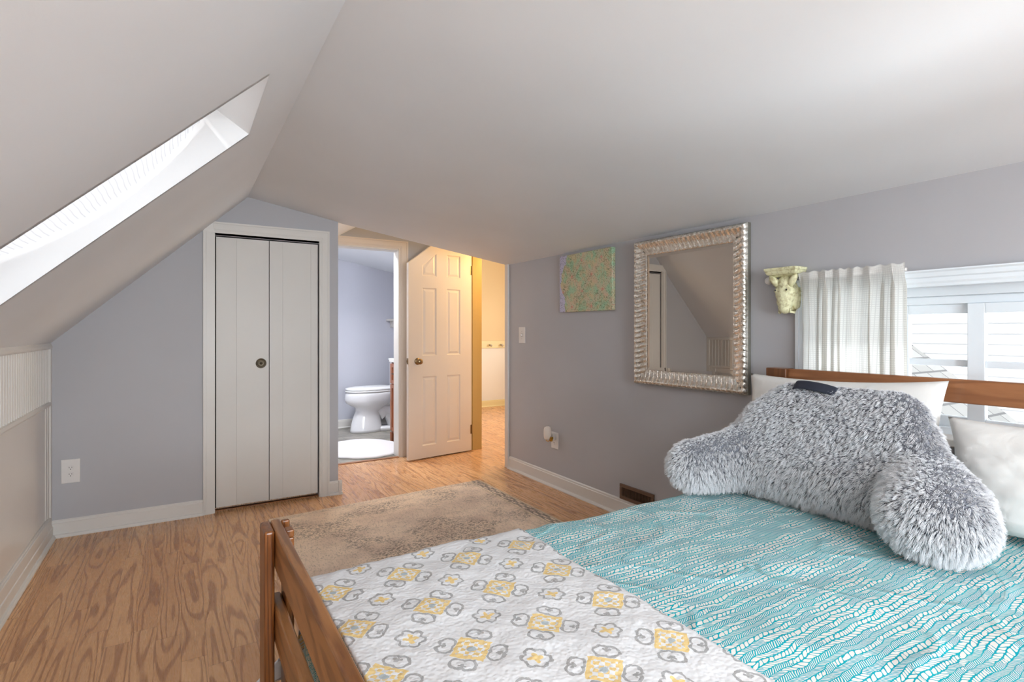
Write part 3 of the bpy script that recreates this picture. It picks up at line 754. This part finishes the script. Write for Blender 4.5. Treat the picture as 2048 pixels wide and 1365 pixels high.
# silver mirror with gadrooned frame
mr = thing('wall_mirror', 'rectangular mirror in a ribbed silver frame on the right wall', 'mirror', (XR-.02, 2.07, 1.31))
my0, my1, mz0, mz1 = 1.688, 2.448, .877, 1.744; FW = .088
SILV = Mat('antique_silver_leaf', (222, 212, 198), .22, 1.)
v = SILV.coords(); n = SILV.noise(v, 45, 4, .6); SILV.base(SILV.mix(n.step(.35, .75), (240, 236, 228), (204, 196, 184))); SILV.rough(n*.15+.2)
def mirror_side(bm, p0, p1, inward, pitch):
    """one mitred side; p0->p1 outer corners (y,z), inward = unit normal to the opening"""
    p0, p1, inw = Vector(p0), Vector(p1), Vector(inward); d = (p1-p0); L = d.length; d.normalize()
    nS = int(L/pitch)*10; nT = 18
    def h(t):
        base = [(0, .018), (.06, .034), (.14, .042), (.24, .042), (.36, .034), (.55, .024), (.75, .018), (.88, .014), (.93, .017), (1.0, .012)]
        for (a, b), (c, e) in zip(base[:-1], base[1:]):
            if t <= c: return b+(e-b)*(t-a)/(c-a)
        return base[-1][1]
    def fn(i, j):
        t = j; w = FW*t; s = w+(L-2*w)*i
        rib = abs(sin(pi*(s+.006*sin(2*pi*min(t, .9)*.9))/pitch)) if .02 < t < .9 else .5
        q = p0+d*s+inw*w
        return (XR-.004-h(t)-.0075*(rib**.6-.6)*(1 if .02 < t < .9 else 0), q.x, q.y)
    grid_mesh(bm, nS, nT, fn)
bm = new(); pit = .031
mirror_side(bm, (my0, mz0), (my1, mz0), (0, 1), pit); mirror_side(bm, (my1, mz0), (my1, mz1), (-1, 0), pit)
mirror_side(bm, (my1, mz1), (my0, mz1), (0, -1), pit); mirror_side(bm, (my0, mz1), (my0, mz0), (1, 0), pit)
put('frame', bm, SILV, mr, smooth=True)
bm = new(); t = .0012
box(bm, XR-.024, XR-.0015, my0-t, my0+.006, mz0, mz1); box(bm, XR-.024, XR-.0015, my1-.006, my1+t, mz0, mz1); box(bm, XR-.024, XR-.0015, my0, my1, mz0-t, mz0+.006); box(bm, XR-.024, XR-.0015, my0, my1, mz1-.006, mz1+t)
put('frame_edge', bm, Mat('dull_silver_edge', (150, 148, 138), .45, .7), mr)
MIR = Mat('mirror_silvering', (212, 204, 194), 0., 1.)
bm = new(); i0, i1, j0, j1 = my0+FW-.004, my1-FW+.004, mz0+FW-.004, mz1-FW+.004; bw = .022
outer = [(XR-.0135, i0, j0), (XR-.0135, i1, j0), (XR-.0135, i1, j1), (XR-.0135, i0, j1)]
inner = [(XR-.0155, i0+bw, j0+bw), (XR-.0155, i1-bw, j0+bw), (XR-.0155, i1-bw, j1-bw), (XR-.0155, i0+bw, j1-bw)]
O = [bm.verts.new(p) for p in outer]; I = [bm.verts.new(p) for p in inner]
for k in range(4): bm.faces.new((O[k], O[(k+1) % 4], I[(k+1) % 4], I[k]))
bm.faces.new(I)
put('mirror_glass', bm, MIR, mr)
mr.rotation_euler = (0, 0, radians(2.)); mr.location.x -= .014

# ------------------------------------------------------------------ rug
RUG = Mat('distressed_rug', (190, 170, 140), .95)
v = RUG.coords(); x, y, z = RUG.xyz(v)
n1 = RUG.noise(v, 3.2, 4, .6); n2 = RUG.noise(RUG.vec(x*.8, y*1.3, z), 75, 5, .75, .5); n3 = RUG.noise(v, 150, 2, .6)
c = RUG.mix(n1.step(.4, .66), (250, 226, 202), (226, 200, 180))
lat = (((x*1.2+n1*.3)*7.).fract()-.5).abs().lt(.05).max((((y*1.1-n1*.25)*6.).fract()-.5).abs().lt(.05))
c = RUG.mix(lat*n2.step(.4, .6)*.5, c, (226, 204, 176))
dark = n2.step(.475, .57)*RUG.noise(v, 2.6, 2, .6).step(.45, .58)
c = RUG.mix(dark*.9, c, (112, 98, 90))
c = RUG.mix((RUG.noise(RUG.vec(x*2., y*.8, z), 65, 3, .7).step(.52, .62))*.5, c, (160, 138, 120))
X0, X1, Y0, Y1 = .47, 2.035, 1.0, 3.79
bd = (X1-x-.05).abs().lt(.032)
mot = ((y*46.+n2*5.).sin()*((x*170.).sin())).gt(-.25)
c = RUG.mix(bd*mot*n2.step(.3, .55)*.85, c, (82, 76, 74))
ln = ((X1-x-.10).abs().lt(.006)).max((x-X1+.02).gt(0.)); c = RUG.mix(ln*.6, c, (205, 184, 150))
bd2 = (Y1-y+(x-1.25)*.07-.06).abs().lt(.022); c = RUG.mix(bd2*n2.step(.48, .6)*.55, c, (120, 104, 90))
c = RUG.mix(n3*.25, c, (220, 198, 172)); RUG.base(c); RUG.bump(n3, .5, .004)
bm = new()
hexa(bm, [(X0, Y0, .001), (X1, Y0, .001), (X1, 3.822, .001), (X0, 3.712, .001)], [(X0, Y0, .009), (X1, Y0, .009), (X1, 3.822, .009), (X0, 3.712, .009)])
tag(put('area_rug', bm, RUG, bevel=.003), 'worn beige and brown patterned rug on the oak floor beyond the bed', 'rug')

# ------------------------------------------------------------------ bed
BY0, BY1 = .10, 1.555
bed = thing('wooden_bed', 'stained pine bed with slatted footboard and headboard rail', 'bed', (1.28, .85, 0))
def board(name, x0, x1, y0, y1, z0, z1, mat, bev=.006): 
    bm = new(); box(bm, x0, x1, y0, y1, z0, z1); return put(name, bm, mat, bed, bevel=bev, seg=3)
FY1 = 1.672
for y0, y1 in ((FY1-.098, FY1), (BY0-.05, BY0+.045)):
    board('footboard_post', .189, .2155, y0, y1, 0.001, .66, PINE_Z, .007)
    bm = new(); ym = (y0+y1)/2
    box(bm, .2435, .265, y0, y1-.008, 0.011, .634); box(bm, .2435, .265, y0, y0+.036, .634, .655); box(bm, .2435, .265, y1-.026, y1-.008, .634, .66)
    put('footboard_post', bm, PINE_Z, bed, bevel=.004)
board('footboard_rail', .2165, .2430, BY0-.05, FY1+.004, .553, .660, PINE_Y, .006)
board('footboard_rail', .2165, .2430, BY0-.05, FY1-.005, .350, .455, PINE_Y, .006)
board('side_rail', .300, 2.300, 1.440, 1.465, .20, .31, PINE_X); board('side_rail', .300, 2.300, BY0+.05, BY0+.075, .20, .31, PINE_X)
for y0, y1 in ((1.417, 1.513), (BY0-.05, BY0+.045)):
    board('headboard_post', 2.301, 2.323, y0, y1, 0.001, 1.030, HEADP, .004); board('headboard_post', 2.3445, 2.3655, y0, y1, 0.001, 1.030, HEADP, .004)
board('headboard_rail', 2.3235, 2.344, BY0-.05, 1.513, .946, 1.030, HEADW, .005)
board('headboard_rail', 2.3235, 2.344, BY0-.05, 1.513, .56, .68, HEADW, .005)

def hcf(x, y):
    return .545+.007*mnoise.noise((x*5, y*5, 1.3))+.004*mnoise.noise((x*13, y*11, 4))
mt = thing('mattress', 'thick white mattress on the pine bed, wholly covered by the teal comforter', 'mattress', (1.3, .8, .31))
bm = new(); box(bm, .305, 2.275, .20, 1.475, .315, .505); put('mattress_core', bm, Mat('white_ticking', (230, 228, 222), .8), mt, bevel=.04, smooth=True, seg=4)

# teal comforter with bands of knit-like dashes
TEAL = Mat('teal_leaf_print_cotton', (30, 160, 165), .85, spec=.2)
uvc = TEAL.coords('UV'); u, v, _ = TEAL.xyz(uvc)
wob = TEAL.noise(uvc, 10, 2)-.5; wob2 = TEAL.noise(uvc, 34, 1)-.5
vv = v+wob*.024+wob2*.008; W = .0135
ci = (vv/W).floor(); cf = (vv/W).fract(); par = (ci/2.).fract().gt(.25)*2.-1.
dens = TEAL.noise(TEAL.vec(u*4.5, ci*.26, 3.), 1.6, 2.)+(TEAL.white(ci, 5., 1.)-.5)*.16
def dashes(freq, lw, seed):
    tt = u*freq+(cf-.5)*par*(.95*freq*W)+TEAL.white(ci, seed, 2.)*7.+TEAL.noise(TEAL.vec(u, ci*3.7, seed), 34, 1)*1.7
    f = (tt.fract()-.5).abs(); return f.gt(.5-lw)
def cells(freq, seed, lim):
    tt = u*freq+(cf-.5)*par*(.95*freq*W)+TEAL.white(ci, seed, 2.)*7.+TEAL.noise(TEAL.vec(u, ci*3.7, seed), 34, 1)*1.7
    f = (tt.fract()-.5)*2.; g_ = (cf-.5)*2.
    return (f*f*f*f+g_*g_*g_*g_).gt(lim)
coarse = cells(60., 1., .44); mid = cells(98., 2., .37); fine = dashes(170., .27, 3.).max((cf-.5).abs().gt(.44))
k1, k2 = dens.gt(.555), dens.gt(.47)
ptn = k1*coarse+(1.-k1)*k2*mid+(1.-k1)*(1.-k2)*fine
hue = TEAL.noise(uvc, 14, 2)
c = TEAL.mix(ptn, (232, 231, 224), TEAL.mix(hue.step(.35, .7), (0, 160, 178), (8, 174, 186)))
seam = (TEAL.noise(uvc, 3.2, 0, .5, .8)-.5).abs()
c = TEAL.mix(seam.lt(.002)*.3, c, (20, 90, 96)); TEAL.base(c)
TEAL.bump(seam.step(0., .06)+TEAL.noise(uvc, 40, 2)*.12, .3, .012)

def drape(s_far, off, far_x):
    pass
def section_y(s, ytop, r, off):
    """arc-length section across the bed: s=0 at the far top edge line, negative = down the far side; returns y, drop, outward"""
    pass
CF, CN = 1.515, .13           # far and near edge of the covered top
def cross(v, off):
    """v metres from the far edge of the top (v<0: hanging on the far side); returns y, drop"""
    r = .045+off
    L = CF-CN-2*.045; arc = r*pi/2
    if v < -arc: return CF+off+.002+.04*min(1, (-arc-v)/.4)*0, r+(-arc-v)
    if v < 0: a = -v/r; return CF-.045+r*sin(a), r-r*cos(a)
    if v < L: return CF-.045-v, 0.
    if v < L+arc: a = (v-L)/r; return CN+.045-r*sin(a), r-r*cos(a)
    return CN-off-.002, r+(v-L-arc)
def lenx(u, r, x0):
    """u metres from the foot edge of the top; u<0 hangs down at the foot"""
    arc = r*pi/2
    if u < -arc: return x0-r, r+(-arc-u)
    if u < 0: a = -u/r; return x0-r*sin(a), r-r*cos(a)
    return x0+u, 0.
def comf(a, b):
    u = -.40+a*2.367; v = -.36+b*2.02
    y, dy = cross(v, 0); x, dx = lenx(u, .035, .318)
    edgew = .012*mnoise.noise((x*7, 2.2, 0))+.007*mnoise.noise((x*19, 5.2, 0))
    if v < .12: y += edgew*min(1, (.12-v)/.1)
    z = hcf(x, min(y, CF-.03))-max(dx, dy)-.35*min(dx, dy)
    if v < 0: y += min(.03, dy*.08)+.008*sin(x*23)*min(1, dy*6)
    return (x, y, max(.14, z))
bm = new(); grid_mesh(bm, 250, 220, comf, lambda a, b: (-.40+a*2.367, b*2.02))
o = put('comforter', bm, TEAL, smooth=True, clean=False)
tag(o, 'teal and cream leaf-print comforter covering the bed', 'comforter')

# white quilt with yellow and grey medallions folded over the foot of the bed
QU = Mat('white_medallion_quilt', (228, 228, 230), .9, spec=.2)
uvq = QU.coords('UV'); u, v, _ = QU.xyz(uvq)
jit = (QU.noise(uvq, 70, 2)-.5)*.012; jit2 = (QU.noise(QU.vec(v, u, 3.), 70, 2)-.5)*.012
def lattice(ou, ov):
    a = ((u-ou)/.181).op('ADD', 50.5).fract()-.5; b = ((v-ov)/.194).op('ADD', 50.5).fract()-.5
    return a*.181+jit, b*.194+jit2
QU0, QV0 = .318, 1.36
a, b = lattice(QU0, QV0)
r = (a+b)*.7071; s = (b-a)*.7071
sq = r.abs().max(s.abs()); dia = (r*r+s*s).sqrt()
big_y = sq.lt(.034)*(sq.gt(.026).max(((r*300.).sin()*((s*300.).sin())).gt(.02)))
ctr = dia.lt(.0085)
ar, as_ = r.abs(), s.abs(); lo, hi = ar.min(as_), ar.max(as_)
lob = ((hi-.054)*(hi-.054)+(lo-.0095)*(lo-.0095)).sqrt()
ring = ((lob-.0165).abs().lt(.0031))*(hi.gt(.035))
tail = (lo.lt(.0026)*hi.gt(.058)*hi.lt(.069)).max(((hi-.0575)*(hi-.0575)+lo*lo).sqrt().lt(.0052))
curl = tail.max(((hi-.061)*(hi-.061)+(lo-.006)*(lo-.006)).sqrt().lt(.0034))
a2, b2 = lattice(QU0+.0905, QV0+.097)
d2 = (a2*a2+b2*b2).sqrt(); an2 = b2.atan2(a2)
rad = ((an2*3.).sin()).abs()*.008+.0225
ring2 = ((d2-rad).abs().lt(.0033)); blob = d2.lt(((an2*4.+.6).cos())*.005+.0125)
grey = ring.max(curl).max(ring2); yel = big_y.max(blob)
soft = QU.noise(uvq, 260, 2)
c = QU.mix(grey*(soft*.5+.6).min(1.), (232, 232, 233), (164, 163, 162)); c = QU.mix(yel*(soft*.4+.62).min(1.), c, (240, 204, 118))
c = QU.mix(ctr, c, (184, 194, 198)); QU.base(c)
peb = QU.voro(uvq, 120., 'Distance', 'SMOOTH_F1'); QU.bump(peb*-1., .6, .003)
def quilt(a, b):
    u = .288+a*.642; v = -.42+b*1.90                 # v across the bed from the far hang
    y, dy = cross(v, .013); x = u+.012*mnoise.noise((y*3.1, 7.7, 0))*a
    z = hcf(x, min(y, CF-.03))+.0145-dy+(.002*mnoise.noise((x*30, y*30, 2)))
    if v < .1: y += (.012*mnoise.noise((x*7, 2.2, 0))+.007*mnoise.noise((x*19, 5.2, 0)))*min(1, (.1-v)/.1)
    if dy > .06 and v < 0:
        t = (dy-.06)/.36; y += .215*t**.8; x -= (1-a)*.14*max(0, (t-.52)/.48)
    return (x, y, max(.03, z))
bm = new(); grid_mesh(bm, 100, 240, quilt, lambda a, b: (.288+a*.642, CF-.045-(-.42+b*1.90)))
o = put('quilt', bm, QU, smooth=True, clean=False)
so = o.modifiers.new('thick', 'SOLIDIFY'); so.thickness = .007; so.offset = 1
tag(o, 'white quilt with yellow and grey medallions folded over the foot of the bed', 'quilt')

# pillows
LINEN = Mat('white_pillow_cotton', (234, 232, 228), .85, spec=.2)
v = LINEN.coords(); LINEN.bump(LINEN.noise(v, 9, 3, .5, .6)+LINEN.noise(v, 420, 2)*.03, .35, .02)
def pillow(name, label, w, h, t, mat4, seed, sag=.0, parts=True):
    """w across, h up, t thick; local x across, z up"""
    bm = new(); n = 44
    def side(sg):
        def fn(a, b):
            U, V = a*2-1, b*2-1
            e = max(0., (1-abs(U)**3.2))*max(0., (1-abs(V)**3.2)); th = t*.5*(e**.42)
            px = U*w/2*(1-.07*(1-abs(V)**2)*(abs(U)**3)); pz = V*h/2*(1-.09*(1-abs(U)**2)*(abs(V)**3))
            wr = .008*mnoise.noise((U*3+seed, V*3, sg))+.004*mnoise.noise((U*8+seed, V*8, sg))
            p = Vector((px, sg*(th+wr*e**.3), pz-sag*(1-U*U)*max(0, V)))
            return mat4 @ p
        return fn
    grid_mesh(bm, n, n, side(1)); grid_mesh(bm, n, n, side(-1))
    bmesh.ops.remove_doubles(bm, verts=bm.verts, dist=.0012)
    root = mat4.translation.copy()
    o = put(name, bm, LINEN, None, smooth=True)
    o.data.transform(Matrix.Translation(-root)); o.location = root
    return tag(o, label, 'pillow', None)
def place(cx, cy, cz, lean, yaw=0, roll=0):
    # local x -> world -y (across the bed), local y -> thickness along world x, z up; lean tips the top to the wall
    B = Matrix(((0, 1, 0), (-1, 0, 0), (0, 0, 1))).to_4x4()
    return Matrix.Translation((cx, cy, cz)) @ Matrix.Rotation(yaw, 4, 'Z') @ Matrix.Rotation(lean, 4, 'Y') @ B @ Matrix.Rotation(roll, 4, 'Y')
pillow('bed_pillow', 'white pillow propped on the headboard behind the grey fur backrest', .76, .46, .12, place(2.222, 1.175, .788, radians(10), 0, radians(-1.8)), 3.)
pillow('bed_pillow', 'white pillow lying lower against the headboard beside the fur backrest', .68, .36, .17, place(2.205, .446, .738, radians(6), 0, radians(-1.5)), 9.)

# furry backrest pillow
FURB = Mat('grey_plush_backing', (120, 122, 130), .9)
br = thing('backrest_pillow', 'grey and white fur backrest pillow with arms on the teal comforter', 'backrest pillow', (2.0, 1.05, .56))
def body_parts():
    P_ = []
    def E(c, r, ry=0, rz=0, rx=0):
        P_.append((c, r, Matrix.Rotation(radians(rz), 3, 'Z') @ Matrix.Rotation(radians(ry), 3, 'Y') @ Matrix.Rotation(radians(rx), 3, 'X')))
    # upright back, leaning to the headboard
    for y in (.885, .97, 1.06, 1.15, 1.225): E((2.05, y, .905), (.07, .115, .095), 14)
    for y in (.84, .93, 1.03, 1.13, 1.23, 1.31): E((2.015, y, .80), (.09, .12, .14), 14)
    E((2.03, 1.285, .86), (.07, .095, .10), 14); E((2.0, 1.375, .745), (.08, .10, .11), 12)
    for y in (.80, .90, 1.0, 1.1, 1.2, 1.3): E((1.97, y, .685), (.10, .12, .125), 10)
    # far arm
    E((1.93, 1.39, .69), (.12, .11, .12), 0, -25); E((1.84, 1.43, .675), (.13, .095, .11), 0, -20); E((1.755, 1.462, .668), (.11, .09, .10), 0, -15)
    # near arm
    E((1.98, .765, .70), (.12, .13, .135), 0, 15); E((1.90, .71, .685), (.14, .14, .13), 0, 20); E((1.815, .675, .675), (.125, .14, .115), 0, 15)
    return P_
body = remeshed('plush_body', body_parts(), FURB, br, .013, 22)
FUR = Mat('frosted_fur', (220, 220, 222), .7, spec=.25)
hi_ = FUR.nt.nodes.new('ShaderNodeHairInfo'); t_ = S(FUR.nt, hi_.outputs['Intercept']); rn = S(FUR.nt, hi_.outputs['Random'])
FUR.base(FUR.mix((t_+(rn-.5)*.25).step(.04, .36), (74, 78, 90), (246, 246, 248)))
body.data.materials.append(FUR.m)
ps = body.modifiers.new('fur', 'PARTICLE_SYSTEM').particle_system; st = ps.settings
st.type = 'HAIR'; st.count = 9000; st.hair_length = .012; st.hair_step = 4; st.use_advanced_hair = True
st.emit_from = 'FACE'; st.distribution = 'RAND'; st.use_even_distribution = True
st.normal_factor = .0045; st.object_align_factor = (-.0011, .0004, -.0033); st.factor_random = .0014; st.length_random = .4
st.child_type = 'INTERPOLATED'; st.rendered_child_count = 20; st.child_percent = 1
st.clump_factor = .55; st.clump_shape = .1; st.child_length = 1.; st.roughness_1 = .001; st.roughness_2 = .003; st.roughness_endpoint = .002
st.root_radius = 1.; st.tip_radius = .25; st.radius_scale = .0009; st.material = 2; st.render_step = 3; st.display_step = 3
ps.seed = 4
bm = new()
def strap(a, b):
    y = 1.205-.155*a; return (1.999+.028*b-.010*sin(pi*a), y, .978+.012*sin(pi*a)**.5+.026*b-.014*a)
grid_mesh(bm, 24, 5, strap); h_ = put('handle_strap', bm, Mat('navy_strap', (40, 44, 58), .8), br, smooth=True, clean=False)
so = h_.modifiers.new('thick', 'SOLIDIFY'); so.thickness = .006
h_['label'] = 'dark navy carry strap'

# ------------------------------------------------------------------ light
w = bpy.data.worlds.new('daylight'); scene.world = w; w.use_nodes = True
bg = w.node_tree.nodes['Background']; bg.inputs[0].default_value = (.90, .95, 1.0, 1); bg.inputs[1].default_value = .95
def portal(name, loc, rot, sx, sy):
    l = bpy.data.lights.new(name, 'AREA'); l.shape = 'RECTANGLE'; l.size = sx; l.size_y = sy; l.cycles.is_portal = True
    o = bpy.data.objects.new(name, l); COL.objects.link(o); o.location = loc; o.rotation_euler = rot; return o
def area(name, loc, rot, sx, sy, power, c=(1, 1, 1)):
    l = bpy.data.lights.new(name, 'AREA'); l.shape = 'RECTANGLE'; l.size = sx; l.size_y = sy; l.energy = power; l.color = c
    o = bpy.data.objects.new(name, l); COL.objects.link(o); o.location = loc; o.rotation_euler = rot; return o
portal('window_daylight', (XR+.14, (WY0+WY1)/2, (WZ0+WZ1)/2), (0, radians(90), 0), WZ1-WZ0, WY1-WY0)
area('gable_fill', (.7, YF-.06, 1.175), (radians(112), 0, 0), 1.55, 1.1, 112, (.85, .935, 1.))  # added fill lamp in the unseen gable opening, tilted up at the ceiling
area('window_bounce', (XR+.48, .75, .12), (0, radians(152), 0), .7, 1.5, 120, (.88, .95, 1.))
area('window_bounce', (XR+.75, .75, .35), (0, radians(125), 0), .9, 1.5, 50, (.90, .96, 1.))
ctr_ = (Vector((lowo[0], 0, lowo[1]))+Vector((higo[0], 0, higo[1])))/2
area('skylight_daylight', (ctr_.x+nrm.x*.04, 2.0, ctr_.z+nrm.z*.04), (0, -math.atan2(.689, .725), 0), 1.0, .5, 3.0, (.97, .98, 1.))
area('bathroom_daylight', (1.2, 5.435, 2.38), (0, 0, 0), .85, .52, 42, (.93, .96, 1.))
area('hall_daylight', (5.04, 5.5, 1.3), (0, radians(90), 0), 1.15, 1.75, 45, (1., .98, .93))
def point(name, loc, power, c, r=.06):
    l = bpy.data.lights.new(name, 'POINT'); l.energy = power; l.color = c; l.shadow_soft_size = r
    o = bpy.data.objects.new(name, l); COL.objects.link(o); o.location = loc; return o
area('room_fill', (.75, -1.3, 2.0), (0, 0, 0), .6, .6, 38, (.93, .97, 1.))  # added fill lamp behind the viewer, without a fixture
point('bathroom_fill', (.95, 5.5, 1.95), 9, (.97, .98, 1.), .1)  # added lamp out of view to brighten the bathroom ceiling and wall
point('hall_lamp', (3.0, 4.42, 1.95), 26, (1., .62, .22), .08)

# ------------------------------------------------------------------ camera
cam = bpy.data.cameras.new('camera'); co = bpy.data.objects.new('camera', cam); COL.objects.link(co)
cam.sensor_width = 36.; cam.lens = 1080./2048.*36.; cam.shift_y = -20.5/2048.; cam.clip_start = .02
sl_ = bpy.data.lights.new('sun', 'SUN'); sl_.energy = 1.8; sl_.angle = radians(3.); so_ = bpy.data.objects.new('sun', sl_); COL.objects.link(so_)
so_.rotation_euler = Vector((.62, .30, -.72)).to_track_quat('-Z', 'Y').to_euler()
co.location = (0, 0, 1.2); co.rotation_euler = (radians(90), 0, radians(-31.5)); scene.camera = co
scene.view_settings.view_transform = 'Standard'; scene.view_settings.look = 'None'
scene.view_settings.exposure = .22; scene.view_settings.gamma = 1.; scene.view_settings.use_curve_mapping = False
scene.cycles.use_denoising = True
